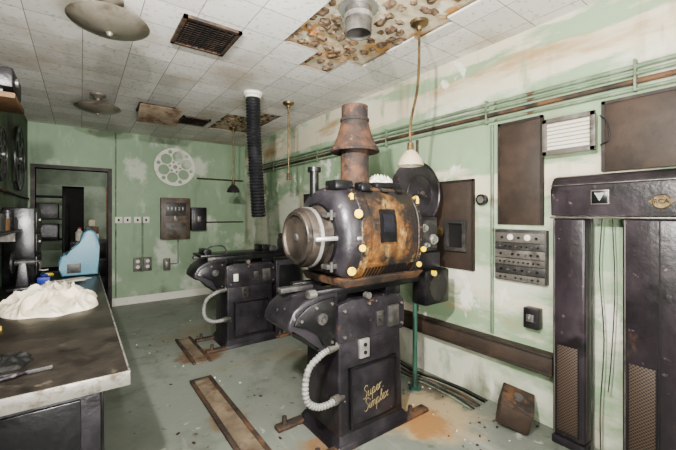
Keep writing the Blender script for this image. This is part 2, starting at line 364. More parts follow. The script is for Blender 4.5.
# ---------------------------------------------------------------- projector
def projector(dy, full):
    Y = 1.90+dy
    lab = 'rusted carbon arc film projector with drum lamphouse on pedestal' if full else 'black projector pedestal missing its lamphouse under flexible duct'
    t = Thing('film_projector', lab, 'projector', (1.53, Y, 0), 'theatre film projectors')
    ped = t.part(MB().loft((1.26,1.81,Y-.20,Y+.20,.06),(1.265,1.80,Y-.185,Y+.185,.66),.016), 'pedestal', m_black, label='scuffed black cast pedestal')
    t.part(MB().loft((1.22,1.86,Y-.24,Y+.24,0),(1.24,1.84,Y-.225,Y+.225,.04),.008).loft((1.24,1.84,Y-.225,Y+.225,.04),(1.26,1.81,Y-.20,Y+.20,.08)), 'base_flange', m_black)
    for sx in (1.04, 1.82):
        for sy in (-.24,.17):
            t.part(MB().box(sx,sx+.22,Y+sy,Y+sy+.07,0,.03,.008).cyl((sx+.06,Y+sy+.035,.03),(sx+.06,Y+sy+.035,.08),.016), 'foot', m_rust2)
    t.part(MB().prism([(1.255,.64),(1.82,.64),(1.83,.70),(1.83,.84),(1.78,.89),(1.35,.90),(1.255,.88)],'y',Y-.195,Y+.195,.012), 'pedestal_head', m_black)
    def slope(z): return Y-.20+.015*(z-.06)/.60
    dr = t.part(MB().prism([(slope(.12)-.014,.12),(slope(.12)+.01,.12),(slope(.47)+.01,.47),(slope(.47)-.014,.47)],'x',1.345,1.73,.004), 'access_door', m_black)
    fr = MB()
    for z0,z1,x0,x1 in ((.11,.125,1.335,1.74),(.465,.48,1.335,1.74)):
        fr.box(x0,x1,slope(z0)-.02,slope(z0)+.01,z0,z1,.003)
    for x0,x1 in ((1.335,1.35),(1.725,1.74)):
        fr.prism([(slope(.11)-.02,.11),(slope(.11)+.01,.11),(slope(.48)+.01,.48),(slope(.48)-.02,.48)],'x',x0,x1)
    t.part(fr,'door_rim',m_black2,dr)
    if full:
        sl = Vector((0,.015/.60,1)).normalized()
        ux = (Vector((1,0,0))*math.cos(rad(12))+sl*math.sin(rad(12))); uz = (sl*math.cos(rad(12))-Vector((1,0,0))*math.sin(rad(12)))
        tm = MB()
        script(tm,'Super',(1.44,slope(.28)-.0155,.262),ux,uz,.070)
        script(tm,'Simplex',(1.45,slope(.20)-.0155,.182),ux,uz,.070)
        t.part(tm,'script_lettering',m_gold,dr,'gold script lettering reading Super Simplex')
    op = t.part(MB().box(1.42,1.50,slope(.58)-.018,slope(.58)+.01,.52,.64,.004),'outlet_plate',m_bright if full else m_dgrey)
    t.part(MB().cyl((1.46,slope(.58)-.024,.605),(1.46,slope(.58)-.016,.605),.012),'socket',m_dark,op)
    t.part(MB().cyl((1.46,slope(.58)-.024,.555),(1.46,slope(.58)-.016,.555),.012),'socket',m_dark,op)
    t.part(MB().box(1.56,1.62,Y-.21,Y-.19,.70,.80,.004).cyl((1.59,Y-.225,.75),(1.59,Y-.2,.75),.014),'switch',m_dgrey)
    t.part(MB().box(1.66,1.76,Y-.215,Y-.19,.68,.82,.004),'junction_cover',m_dgrey)
    for bx,bz in ((1.30,.68),(1.30,.84),(1.80,.68),(1.80,.82),(1.50,.86)): t.part(MB().cyl((bx,Y-.208,bz),(bx,Y-.19,bz),.010,seg=6),'head_bolt',m_steel)
    hd = t.part(MB().prism([(1.27,.965),(1.15,.96),(1.04,.935),(.965,.885),(.93,.83),(.925,.79),(.945,.765),(1.03,.745),(1.085,.70),(1.12,.63),(1.16,.605),(1.27,.60)],'y',Y-.175,Y+.15,.016,3), 'rear_hood', m_black, label='rounded black switch hood')
    t.part(MB().prism([(1.24,.935),(1.15,.93),(1.05,.905),(.985,.86),(.955,.81),(1.04,.785),(1.11,.74),(1.15,.66),(1.24,.64)],'y',Y-.19,Y-.172,.006), 'hood_panel', m_black2, hd)
    for (bx,bz) in ((1.21,.90),(1.21,.67),(1.0,.83),(1.1,.89)): t.part(MB().cyl((bx,Y-.2,bz),(bx,Y-.185,bz),.009,seg=8),'bolt',m_steel,hd)
    t.part(MB().lathe([(0,0),(.035,0),(.035,.012),(.015,.016),(.015,.03),(0,.03)],(1.14,Y-.188,.82),(0,-1,0),24),'pivot_boss',m_dgrey,hd)
    t.part(MB().box(.97,1.2,Y+.0,Y+.06,.955,.985,.004),'hood_bracket',m_dgrey,hd)
    t.part(MB().tube([(1.20,Y-.17,.62),(1.13,Y-.18,.60),(1.05,Y-.19,.55),(1.02,Y-.2,.46),(1.035,Y-.2,.37),(1.10,Y-.2,.32),(1.18,Y-.2,.31),(1.29,Y-.17,.31)], .019, 12, 8, .0025, .014), 'flexible_conduit', m_hose, label='grey corrugated hose')
    t.part(MB().cyl((1.19,Y-.17,.62),(1.26,Y-.165,.63),.028), 'conduit_fitting', m_steel)
    t.part(MB().cyl((1.22,Y-.19,.31),(1.3,Y-.17,.31),.028), 'conduit_fitting', m_steel)
    t.part(MB().box(1.12,2.34,Y-.17,Y-.12,.935,.985,.006),'bed_rail',m_black2); t.part(MB().box(1.12,2.34,Y+.12,Y+.17,.935,.985,.006),'bed_rail',m_black2)
    for a,b_,z in ((1.22,1.34,.90),(1.68,1.82,.88),(2.22,2.34,.90)): t.part(MB().box(a,b_,Y-.168,Y+.168,z,.942,.004),'bed_crossbar',m_black2)
    t.part(MB().cyl((1.12,Y-.145,.96),(1.07,Y-.145,.96),.028),'bed_bolt',m_steel)
    t.part(MB().cyl((1.5,Y-.2,.91),(1.5,Y-.16,.91),.022),'bed_bolt',m_steel)
    t.part(MB().cyl((2.22,Y+.05,0),(2.22,Y+.05,.92),.019).cyl((2.22,Y+.05,0),(2.22,Y+.05,.015),.05), 'front_strut', m_green, label='green painted steel strut')
    t.part(MB().box(2.02,2.32,Y-.13,Y+.15,.985,1.14,.015), 'sound_head', m_black)
    ph = t.part(MB().box(2.02,2.30,Y-.12,Y+.14,1.14,1.42 if full else 1.2,.02), 'projector_head', m_black)
    if not full:
        t.part(MB().box(1.0,1.95,Y-.16,Y+.16,.985,1.01,.004), 'lamp_table', m_black2)
        t.part(MB().box(1.05,1.12,Y-.12,Y+.12,1.01,1.06,.004), 'table_block', m_black2)
        t.part(MB().box(1.7,1.78,Y-.12,Y+.12,1.01,1.08,.004), 'table_block', m_black2)
        t.part(MB().tube([(1.3,Y-.1,1.0),(1.25,Y-.1,1.09),(1.12,Y-.1,1.09),(1.04,Y-.12,1.03)],.009,8),'bracket',m_dgrey)
        t.part(MB().box(1.33,1.38,Y-.215,Y-.19,.71,.79,.003),'white_tag',m_white)
        t.part(MB().cyl((1.85,Y-.1,1.02),(1.85,Y+.1,1.02),.05),'motor',m_dgrey)
        dc=t.part(MB().box(1.84,2.18,Y-.19,Y+.16,.28,.90,.015),'drive_cabinet',m_black)
        t.part(MB().box(1.88,2.14,Y-.20,Y-.19,.34,.84,.004),'drive_door',m_black2,dc)
        t.part(MB().box(1.88,1.98,Y-.1,Y+.1,.0,.29,.01),'drive_foot',m_black,dc)
        return t
    lm = t.part(MB().box(2.02,2.30,Y-.23,Y-.10,.76,1.02,.02).cyl((2.16,Y-.235,.89),(2.16,Y-.22,.89),.10), 'take_up_magazine', m_black2)
    t.part(MB().cyl((2.1,Y-.25,1.0),(2.1,Y-.22,1.0),.02), 'knob', m_yellow, lm)
    t.part(MB().box(2.05,2.27,Y-.135,Y-.115,1.17,1.39,.006), 'head_door', m_dgrey, ph)
    for (x_,z_,r_) in ((2.10,1.33,.032),(2.21,1.24,.04),(2.13,1.2,.02)):
        t.part(MB().lathe([(0,0),(r_,0),(r_,.02),(r_*.7,.022),(r_*.7,.04),(0,.04)],(x_,Y-.13,z_),(0,-1,0)), 'roller', m_bright, ph)
    t.part(MB().cyl((2.30,Y,1.29),(2.40,Y,1.29),.055).cyl((2.40,Y,1.29),(2.46,Y,1.29),.045,.05), 'lens_barrel', m_brass, ph)
    mgY = Y-.06; mx = 2.16; R = .25; mz = 1.60
    mg = t.part(MB().lathe([(0,-.012),(.035,-.012),(.04,0),(R*.55,.004),(R*.57,.008),(R*.60,.004),(R*.93,.006),(R*.95,-.002),(R*.99,-.002),(R,.006),(R,.085),(0,.085)],(mx,mgY,mz),(0,1,0),72), 'film_magazine', m_black, label='round black film magazine')
    t.part(MB().cyl((mx,mgY-.03,mz),(mx,mgY-.01,mz),.018),'magazine_hub',m_steel,mg)
    t.part(MB().box(mx-.06,mx-.02,mgY-.012,mgY+.0,mz-R*.9,mz-R*.7,.003),'magazine_latch',m_steel,mg)
    t.part(MB().box(mx-.05,mx+.05,mgY+.01,mgY+.08,1.40,mz-R+.02).box(mx-.03,mx+.03,mgY+.03,mgY+.06,1.36,1.44),'film_chute',m_black,mg)
    # lamphouse : superelliptic drum along X
    zc = 1.30; seg = 64; EX = 2.5; FL = -.265
    def sec(a, r):
        c_, s_ = math.cos(a), math.sin(a)
        y = r*.93*math.copysign(abs(c_)**(2/EX), c_); z = r*math.copysign(abs(s_)**(2/EX), s_)
        return y, max(z, FL*r/.325)
    def shell(xs, name, mat, parent=None, label=None):
        m_ = MB(); vs = []; fs = []
        for (x,r) in xs:
            for k in range(seg):
                y,z = sec(2*math.pi*k/seg, r); vs.append((x,Y+y,zc+z))
        for i in range(len(xs)-1):
            for k in range(seg): fs.append((i*seg+k,i*seg+(k+1)%seg,(i+1)*seg+(k+1)%seg,(i+1)*seg+k))
        fs.append(tuple(range(seg))); fs.append(tuple((len(xs)-1)*seg+k for k in range(seg)))
        m_._new(vs,fs); return t.part(m_,name,mat,parent,label)
    lh = shell([(1.225,.20),(1.235,.25),(1.255,.285),(1.285,.305),(1.31,.314),(1.36,.318)], 'lamphouse', m_black, label='black cast rear of the lamphouse')
    shell([(1.355,.320),(1.36,.326),(1.38,.326),(1.385,.320),(1.86,.320),(1.865,.326),(1.895,.326),(1.90,.320)], 'lamphouse_cover', m_rust, lh, 'mottled rusted steel drum cover')
    shell([(1.90,.315),(1.93,.30),(1.97,.24),(2.0,.14),(2.04,.11)], 'lamphouse_snout', m_black2, lh)
    dz = zc-.01
    dm = t.part(MB().lathe([(.0,-.150),(.08,-.150),(.12,-.148),(.135,-.150),(.140,-.165),(.160,-.165),(.166,-.158),(.168,-.140),(.180,-.136),(.186,-.122),(.186,-.09),(.180,-.085),(.180,-.02),(.195,-.01),(.21,.0),(.21,.05)],(1.225,Y,dz),(1,0,0),56), 'rear_cap', m_tan, lh, 'dark bronzed round cap with stepped rim')
    t.part(MB().lathe2([(.182,-.088),(.191,-.088),(.191,-.066),(.182,-.066)],(1.225,Y,dz),(1,0,0),56), 'cap_band', m_bright, dm)
    t.part(MB().lathe2([(.205,-.008),(.218,-.008),(.218,.02),(.205,.02)],(1.225,Y,dz),(1,0,0),56), 'cap_flange', m_black2, dm)
    t.part(MB().lathe([(0,-.160),(.020,-.160),(.026,-.154),(.026,-.148),(0,-.148)],(1.225,Y,dz),(1,0,0),24),'peep_port',m_dgrey,dm)
    t.part(MB().box(1.08,1.34,Y-.222,Y-.196,dz-.013,dz+.013,.005).box(1.32,1.36,Y-.30,Y-.196,dz-.011,dz+.011,.004),'cap_bar',m_bright,dm,'pale steel clamp bar')
    for zz in (.14,-.17): t.part(MB().box(1.17,1.26,Y-.20,Y-.13,dz+zz-.015,dz+zz+.015,.004).cyl((1.20,Y-.2,dz+zz-.03),(1.20,Y-.2,dz+zz+.03),.011,seg=10),'cap_hinge',m_dgrey,dm)
    def curved(m_,x0,x1,a0,a1,r,th,n=16):
        vs=[];fs=[]
        for i in range(n+1):
            a=rad(a0+(a1-a0)*i/n)
            for (x,rr) in ((x0,r),(x1,r),(x1,r+th),(x0,r+th)):
                y,z=sec(math.pi-a,rr); vs.append((x,Y+y,zc+z))
        for i in range(n):
            b=i*4
            for k in range(4): fs.append((b+k,b+(k+1)%4,b+4+(k+1)%4,b+4+k))
        fs.append((0,1,2,3)); fs.append((n*4,n*4+1,n*4+2,n*4+3))
        m_._new(vs,fs); return m_
    def curved_panel(*a): return curved(MB(),*a)
    sd = t.part(curved_panel(1.43,1.84,-26,60,.3205,.008,24), 'side_door', m_rust, lh, 'rusted curved access door')
    t.part(curved_panel(1.43,1.84,59,66,.326,.010,4),'hinge_strip',m_rust2,sd)
    for xa in (1.47,1.61,1.75): t.part(curved_panel(xa,xa+.05,53,72,.332,.010,5),'hinge_knuckle',m_black2,sd)
    t.part(curved_panel(1.50,1.63,-4,24,.328,.014,6),'door_window',m_black2,sd)
    t.part(curved_panel(1.52,1.61,2,18,.342,.003,6),'window_glass',m_glass,sd)
    t.part(curved_panel(1.43,1.84,-29,-26,.322,.014,3),'door_sill',m_rust,sd)
    sl_=MB()
    for k in range(16): curved(sl_,1.42+k*.0275,1.432+k*.0275,-48,-33,.322,.0025,5)
    o=t.part(sl_,'vent_slots',m_dark,lh); o['kind']='stuff'
    rv = MB()
    for x_ in (1.37,1.88):
        for a in range(-40,100,9):
            y,z=sec(math.pi-rad(a),.327); rv.sphere((x_,Y+y,zc+z),.006,(1,1,1),8)
    o=t.part(rv,'rivets',m_rust2,lh); o['kind']='stuff'
    t.part(MB().loft((1.28,1.94,Y-.22,Y+.22,.985),(1.26,1.96,Y-.26,Y+.26,1.04),.006), 'lamphouse_tray', m_rust2, lh)
    def knob(x,a,r_=.024,L_=.036):
        aa=rad(a); y,z=sec(math.pi-aa,.318); p=Vector((x,Y+y,zc+z)); d=Vector((-.35,-1,.25*math.sin(aa))).normalized()
        t.part(MB().lathe([(0,-.01),(.010,-.01),(.010,.016),(r_*.9,.018),(r_,.024),(r_,L_-.004),(r_*.85,L_),(0,L_)],p,d,24),'knob',m_yellow,lh,'yellow painted knob')
    knob(1.33,20,.027); knob(1.35,-8,.022); knob(1.30,-34,.027); knob(1.90,-14,.020); knob(1.90,-36,.020)
    y,z=sec(math.pi-rad(50),.325)
    t.part(MB().tube([(1.33,Y+y,zc+z-.02),(1.32,Y+y-.03,zc+z-.01),(1.315,Y+y-.04,zc+z-.04)],.012,10,4),'yellow_lever',m_yellow,lh)
    y,z=sec(math.pi-rad(44),.325)
    t.part(MB().tube([(1.89,Y+y+.02,zc+z),(1.885,Y+y-.03,zc+z+.01),(1.885,Y+y-.035,zc+z-.035)],.011,10,4),'yellow_lever',m_yellow,lh)
    t.part(MB().box(1.26,1.40,Y-.16,Y-.04,zc+.29,zc+.35,.012),'top_bracket',m_black2,lh)
    t.part(MB().box(1.62,1.86,Y-.14,Y+.08,zc+.315,zc+.355,.01),'top_bracket',m_black2,lh)
    t.part(MB().box(1.42,1.50,Y-.22,Y-.14,zc+.28,zc+.34,.012),'top_bracket',m_black2,lh)
    t.part(MB().cyl((1.27,Y+.10,zc+.22),(1.27,Y+.10,zc+.42),.03).lathe([(0,0),(.045,0),(.045,.03),(0,.03)],(1.27,Y+.10,zc+.42),(0,0,1)),'top_post',m_black2,lh)
    ch = t.part(MB().lathe([(.125,-.03),(.125,.02),(.098,.03),(.098,.28)],(1.54,Y,zc+.31),(0,0,1),36), 'chimney', m_flue, lh, 'dark rusted flue pipe')
    t.part(MB().lathe([(.09,.285),(.160,.255),(.170,.255),(.174,.266),(.160,.288),(.140,.32),(.120,.37),(.104,.43),(.096,.465),(.102,.47),(.102,.485),(.092,.49),(.092,.575),(.082,.575),(.08,.46)],(1.54,Y,zc+.31),(0,0,1),40), 'draught_hood', m_flue, ch, 'flared rusty draught hood')
    return t
projector(0, True)
projector(2.02, False)

t = Thing('duct_collar','galvanised round duct stub below bare ceiling','duct',(1.45,1.75,H+.03))
t.part(MB().lathe2([(.078,.005),(.085,.005),(.085,-.17),(.078,-.17)],(1.45,1.75,H+.03),(0,0,1),32),'collar_pipe',m_steel)
t.part(MB().lathe2([(.085,-.05),(.092,-.05),(.092,-.08),(.085,-.08)],(1.45,1.75,H+.03),(0,0,1),32),'collar_band',m_bright)
t.part(MB().lathe2([(.086,.004),(.13,.004),(.13,-.006),(.086,-.006)],(1.45,1.75,H+.03),(0,0,1),32),'collar_flange',m_bright)
t = Thing('flexible_duct','black corrugated flexible exhaust duct hanging from ceiling','duct',(1.5,3.57,H))
t.part(MB().tube([(1.49,3.57,H-.03),(1.50,3.57,2.3),(1.52,3.56,1.9),(1.55,3.56,1.41)],.074,20,5,.005,.03),'duct_hose',m_duct)
t.part(MB().lathe([(.0,0),(.10,0),(.10,-.03),(.085,-.035),(.085,-.06),(.07,-.06)],(1.49,3.57,H),(0,0,1),28),'duct_collar',m_white)
def saucer(x,y,lab):
    t = Thing('ceiling_lamp', lab, 'lamp', (x,y,H), 'saucer ceiling lamps')
    t.part(MB().lathe([(0,0),(.075,0),(.075,-.02),(.03,-.045),(.02,-.05),(.02,-.10)],(x,y,H),(0,0,1),28),'lamp_canopy',m_lamp)
    t.part(MB().lathe([(.0,-.085),(.06,-.09),(.12,-.10),(.17,-.115),(.205,-.135),(.215,-.15),(.205,-.16),(.15,-.185),(.09,-.20),(.04,-.208),(.02,-.212),(.012,-.23),(0,-.235)],(x,y,H),(0,0,1),48),'lamp_shade',m_lamp)
saucer(.14,2.52,'metal saucer ceiling lamp on tiled ceiling'); saucer(.15,4.6,'metal saucer ceiling lamp near the open ceiling vent')
def pendant(x,y,zb,dx=0,lab='',sm=None,shade=True,k_=1.0):
    t = Thing('pendant_lamp', lab, 'lamp', (x,y,H), 'conduit pendant lamps')
    zt = H+.036 if cell(x,y) in hole else H
    t.part(MB().lathe([(0,0),(.065,0),(.06,-.02),(.025,-.04),(.018,-.06),(0,-.06)],(x,y,zt),(0,0,1),24),'lamp_canopy',m_brass)
    t.part(MB().tube([(x,y,zt-.04),(x+dx*.05,y,zt-.3),(x+dx*.3,y,(zt+zb)/2+.02),(x+dx*.95,y,zb+.36),(x+dx*1.25,y,zb+.25),(x+dx*1.2,y,zb+.16*k_)],.009,8),'lamp_stem',m_brass)
    xx=x+dx*1.2
    if shade:
        t.part(MB().lathe([(0,.17*k_),(.022*k_,.17*k_),(.024*k_,.12*k_),(.03*k_,.11*k_)],(xx,y,zb),(0,0,1),20),'lamp_socket',m_brass)
        t.part(MB().lathe([(.028*k_,.115*k_),(.05*k_,.095*k_),(.085*k_,.05*k_),(.098*k_,.0),(.094*k_,.0),(.08*k_,.045*k_),(.04*k_,.085*k_),(0,.09*k_)],(xx,y,zb),(0,0,1),28),'lamp_shade',sm)
        t.part(MB().sphere((xx,y,zb+.035),.026,(1,1,1.3)),'bulb',m_white)
    else: t.part(MB().lathe([(0,.17),(.02,.17),(.024,.09),(.018,.09),(0,.10)],(xx,y,zb),(0,0,1),20),'lamp_socket',m_rust2)
pendant(1.90,1.63,1.765,-.075,'bent brass stem pendant lamp with cream shade above projector',m_beige,True,.92)
pendant(1.95,3.63,1.75,.0001,'bare rusty pendant stem without shade between the projectors',m_rust2,False)
pendant(1.89,5.30,1.78,.0001,'thin stem pendant lamp with dark shade by far wall',m_black)
def vent(x0,x1,y0,y1):
    t = Thing('ceiling_vent','rusty louvred ceiling vent grille','vent',((x0+x1)/2,(y0+y1)/2,H))
    fr = MB().box(x0,x1,y0,y0+.025,H-.02,H).box(x0,x1,y1-.025,y1,H-.02,H).box(x0,x0+.025,y0,y1,H-.02,H).box(x1-.025,x1,y0,y1,H-.02,H)
    t.part(fr,'vent_frame',m_rust2)
    t.part(MB().box(x0+.02,x1-.02,y0+.02,y1-.02,H-.004,H-.001),'vent_backing',m_dark)
    s_=MB(); n=12
    for k in range(n):
        y=y0+.03+(y1-y0-.06)*(k+.5)/n; s_.obox(((x0+x1)/2,y,H-.011),(x1-x0-.05,.012,.003),Euler((rad(50),0,0)).to_matrix())
    for k in range(1,8):
        x_=x0+(x1-x0)*k/8; s_.box(x_-.002,x_+.002,y0+.02,y1-.02,H-.019,H-.006)
    t.part(s_,'vent_slats',m_pframe); return t
vent(.54,.93,2.42,2.86)
t2 = vent(.55,.93,4.62,5.0)
t2.part(MB().obox((.75,4.60,H-.13),(.44,.34,.015),Euler((rad(-22),0,0)).to_matrix(),.003),'open_grille_flap',m_dust,label='stained rusty flap hanging open')
vent(1.08,1.44,4.9,5.3)

# ---------------------------------------------------------------- back wall
def reel(c, axis, R, mat, name, lab, holes=6, hr=.245, hd=.60):
    t = Thing(name, lab, 'film reel', c)
    seg=180; rings=36; th=.005
    vs=[]; fs=[]
    c=Vector(c)
    def P(r,a,o):
        if axis=='y': return (c.x+r*math.cos(a), c.y+o, c.z+r*math.sin(a))
        return (c.x+o, c.y+r*math.cos(a), c.z+r*math.sin(a))
    def isin(r,a):
        for h in range(holes):
            ah=2*math.pi*h/holes+.3
            if math.hypot(r*math.cos(a)-hd*math.cos(ah), r*math.sin(a)-hd*math.sin(ah))<hr: return False
            a2=ah+math.pi/holes
            if math.hypot(r*math.cos(a)-.82*math.cos(a2), r*math.sin(a)-.82*math.sin(a2))<.095: return False
            if math.hypot(r*math.cos(a)-.26*math.cos(a2), r*math.sin(a)-.26*math.sin(a2))<.06: return False
        return True
    for i in range(rings+1):
        for k in range(seg): vs.append(P(R*(.06+.94*i/rings),2*math.pi*k/seg,0))
    for i in range(rings):
        for k in range(seg):
            if isin(.06+.94*(i+.5)/rings, 2*math.pi*(k+.5)/seg): fs.append((i*seg+k,i*seg+(k+1)%seg,(i+1)*seg+(k+1)%seg,(i+1)*seg+k))
    m_=MB(); m_._new(vs,fs); bmesh.ops.delete(m_.bm, geom=[v for v in m_.bm.verts if not v.link_faces], context='VERTS')
    o=t.part(m_,'reel_plate',mat); sm=o.modifiers.new('s','SOLIDIFY'); sm.thickness=th; sm.offset=0
    ax=(0,1,0) if axis=='y' else (1,0,0)
    t.part(MB().lathe2([(R*.985,-.008),(R*1.01,-.008),(R*1.01,.008),(R*.985,.008)],c,ax,60),'reel_rim',mat)
    t.part(MB().lathe([(0,-.022),(R*.10,-.022),(R*.10,.022),(0,.022)],c,ax,24),'reel_hub',m_steel)
reel((1.30,YB-.023,2.25),'y',.32,m_white,'film_reel','white metal film reel hung on green wall',6,.265,.58)
def ebox(x0,x1,z0,z1,dep,mat,lab,yb=YB):
    t=Thing('electrical_box',lab,'electrical box',((x0+x1)/2,yb,z0))
    b=t.part(MB().box(x0,x1,yb-dep,yb,z0,z1,.008),'box_body',mat)
    d_=t.part(MB().box(x0+.03,x1-.03,yb-dep-.012,yb-dep,z0+.03,z1-.03,.004),'box_door',mat)
    t.part(MB().box((x0+x1)/2-.03,(x0+x1)/2+.03,yb-dep-.022,yb-dep-.012,(z0+z1)/2-.05,(z0+z1)/2+.05,.003),'box_latch',m_steel,d_)
    return t,d_
tt,dd = ebox(1.07,1.53,1.02,1.72,.09,m_fuse,'brown fuse panel with breaker rows on green wall')
tt.part(MB().box(1.14,1.46,YB-.108,YB-.102,1.42,1.64,.003),'breaker_plate',m_dgrey,dd)
for k in range(5): tt.part(MB().box(1.165+k*.057,1.195+k*.057,YB-.12,YB-.108,1.50,1.57,.003),'breaker',m_steel,dd)
tt.part(MB().box(1.14,1.46,YB-.108,YB-.102,1.10,1.30,.003),'breaker_plate',m_grey,dd)
ebox(1.54,1.79,1.16,1.56,.14,m_black,'black switch box mounted beside fuse panel')
ebox(1.12,1.22,.50,.70,.06,m_grey,'small outlet box on green wall')
for x_,z_ in ((.48,1.36),(.60,1.36),(.74,1.36),(.86,1.36)):
    t=Thing('wall_switch','small white switch plate on green wall','switch',(x_,YB,z_),'row of switch plates')
    t.part(MB().box(x_-.05,x_+.05,YB-.02,YB,z_-.06,z_+.04,.004),'switch_plate',m_white)
    t.part(MB().box(x_-.012,x_+.012,YB-.034,YB-.018,z_-.03,z_+.01,.002),'toggle',m_dark)
for x_,z_ in ((.74,.66),(.88,.66)):
    t=Thing('wall_outlet','stained double outlet box low on green wall','outlet',(x_,YB,z_),'low outlets')
    t.part(MB().box(x_-.06,x_+.06,YB-.045,YB,z_-.14,z_+.08,.006),'outlet_box',m_grey)
    t.part(MB().cyl((x_,YB-.05,z_+.02),(x_,YB-.04,z_+.02),.028),'outlet_face',m_white)
    t.part(MB().cyl((x_,YB-.05,z_-.07),(x_,YB-.04,z_-.07),.028),'outlet_face',m_white)
def conduit(pts,r,mat,lab,sub=1,grp=None,name='conduit_pipe',cat='pipe'):
    return solo(MB().tube(pts,r,10,sub),name,mat,lab,cat,pts[0],grp)
conduit([(.81,YB-.012,.50),(.81,YB-.012,1.40)],.012,m_pipe,'thin conduit between outlet boxes on green wall')
conduit([(1.23,YB-.012,.60),(1.35,YB-.012,.60),(1.35,YB-.012,1.01)],.012,m_pipe,'bent conduit below the fuse panel')
conduit([(1.80,YB-.012,1.3),(2.5,YB-.012,1.3)],.012,m_rust2,'rusty conduit running from switch box')
conduit([(1.66,YB-.014,2.08),(2.50,YB-.014,2.08)],.014,m_rust2,'rusty conduit high on far wall')
conduit([(DX1+.10,YB-.010,.125),(DX1+.10,YB-.010,2.72)],.010,m_pipe,'thin painted pipe beside the doorway')

# ---------------------------------------------------------------- right wall
X=XR-.001
for k,(z,r) in enumerate(((2.285,.013),(2.245,.011),(2.20,.016),(2.155,.010))):
    conduit([(X-.018,YN+.2,z-.03),(X-.018,2.2,z),(X-.018,6.3,z+.01)],r,(m_pipe,m_pipe,m_rust2,m_pipe)[k],'thin green painted conduit run along peeling wall' if k!=2 else 'rusty conduit running along peeling wall',1,'parallel wall conduits')
for y in (.6,1.5,2.6,3.9,5.2):
    solo(MB().box(X-.038,X,y-.006,y+.006,2.13,2.31,.002),'pipe_bracket',m_pipe,'green painted strap bracket holding wall conduits','bracket',(X,y,2.2),'pipe brackets')
def port(y0,y1,z0,z1,lab,th=.02,win=None):
    t=Thing('port_panel',lab,'wall panel',(X,(y0+y1)/2,z0))
    p=t.part(MB().box(X-th,X,y0,y1,z0,z1,.003),'steel_plate',m_port)
    t.part(MB().box(X-th-.006,X-th,y0,y0+.018,z0,z1).box(X-th-.006,X-th,y1-.018,y1,z0,z1).box(X-th-.006,X-th,y0,y1,z1-.018,z1),'plate_frame',m_pframe,p)
    if win:
        a,b,c_,d_=win
        t.part(MB().box(X-th-.006,X-th,a,b,c_,d_),'port_glass',m_dark,p)
        t.part(MB().box(X-th-.03,X-th,a-.03,a,c_-.03,d_+.03).box(X-th-.03,X-th,b,b+.03,c_-.03,d_+.03).box(X-th-.03,X-th,a,b,d_,d_+.03).box(X-th-.03,X-th,a,b,c_-.03,c_),'port_frame',m_dgrey,p)
    return t
port(1.61,2.12,.98,1.72,'dark brown steel projection port cover',win=(1.70,1.84,1.16,1.36))
port(1.09,1.41,1.36,2.11,'tall dark brown steel shutter above amplifier')
port(.20,.76,1.69,2.11,'dark brown steel shutter above the tall cabinet')
port(3.7,4.25,1.0,1.72,'dark brown steel port cover beyond projector',win=(3.85,4.05,1.15,1.4))
t=Thing('louvred_fixture','beige louvred metal fixture on wall beneath pipes','light fixture',(X,.92,1.83))
t.part(MB().box(X-.06,X-.001,.79,1.06,1.835,2.045,.008),'fixture_housing',m_beige)
t.part(MB().box(X-.075,X-.06,.775,1.075,2.03,2.06,.004).box(X-.075,X-.06,.775,1.075,1.82,1.85,.004).box(X-.075,X-.06,.775,.805,1.82,2.06,.004).box(X-.075,X-.06,1.045,1.075,1.82,2.06,.004),'fixture_frame',m_grey)
s_=MB()
for k in range(7): s_.obox((X-.066,.925,1.865+k*.025),(.004,.24,.020),Euler((0,rad(20),0)).to_matrix())
t.part(s_,'louvre_slats',m_white)
t=Thing('amplifier_panel','dark rack of stacked strips with small dials on wall','amplifier',(X,1.24,.95))
ab=t.part(MB().box(X-.045,X,1.06,1.42,.955,1.325,.004),'amplifier_body',m_dgrey)
zz=.960
for r_,(hh,nk) in enumerate(((.050,8),(.062,6),(.050,9),(.062,7),(.050,8),(.074,5))):
    p=t.part(MB().box(X-.052,X-.045,1.066,1.414,zz,zz+hh-.006,.002),'module_strip',(m_grey,m_dgrey,m_grey,m_grey,m_dgrey,m_grey)[r_],ab)
    for k in range(nk):
        y=1.09+(k+.5)*(.30/nk)
        if r_==5 and k in (1,3):
            t.part(MB().lathe([(0,0),(.022,0),(.022,.005),(.018,.007),(0,.006)],(X-.052,y,zz+hh/2),(-1,0,0),16),'meter',m_white,p)
        else:
            kr=.0085 if r_%2 else .006
            t.part(MB().lathe([(0,0),(kr,0),(kr*.8,.012),(0,.013)],(X-.052,y,zz+hh/2-.003),(-1,0,0),10),'dial',(m_dark,m_black2,m_steel)[(k*(r_+1))%3],p)
    zz+=hh
t=Thing('switch_box','black lever switch box low on wall','switch box',(X,1.145,.64))
t.part(MB().box(X-.07,X,1.10,1.20,.65,.79,.006),'switch_body',m_black)
t.part(MB().box(X-.085,X-.07,1.125,1.175,.70,.75,.004).cyl((X-.10,1.15,.72),(X-.08,1.15,.75),.008),'lever',m_steel)
t=Thing('pressure_gauge','small round gauge on peeling wall','gauge',(X,1.54,1.55))
t.part(MB().lathe([(.042,0),(.042,.04),(.036,.045),(0,.04)],(X,1.54,1.55),(-1,0,0),28),'gauge_case',m_black2)
t.part(MB().cyl((X-.046,1.54,1.55),(X-.042,1.54,1.55),.028),'gauge_face',m_grey)
t=Thing('wireway_duct','brown steel wireway running low along wall','duct',(X,1.9,.37))
t.part(MB().box(X-.10,X-.004,1.0,5.9,.39,.51,.004),'wireway_body',m_port)
t.part(MB().box(X-.108,X-.10,1.0,5.9,.38,.40,.002),'wireway_lip',m_pframe); t.part(MB().box(X-.108,X-.10,1.0,5.9,.50,.52,.002),'wireway_lip',m_pframe)
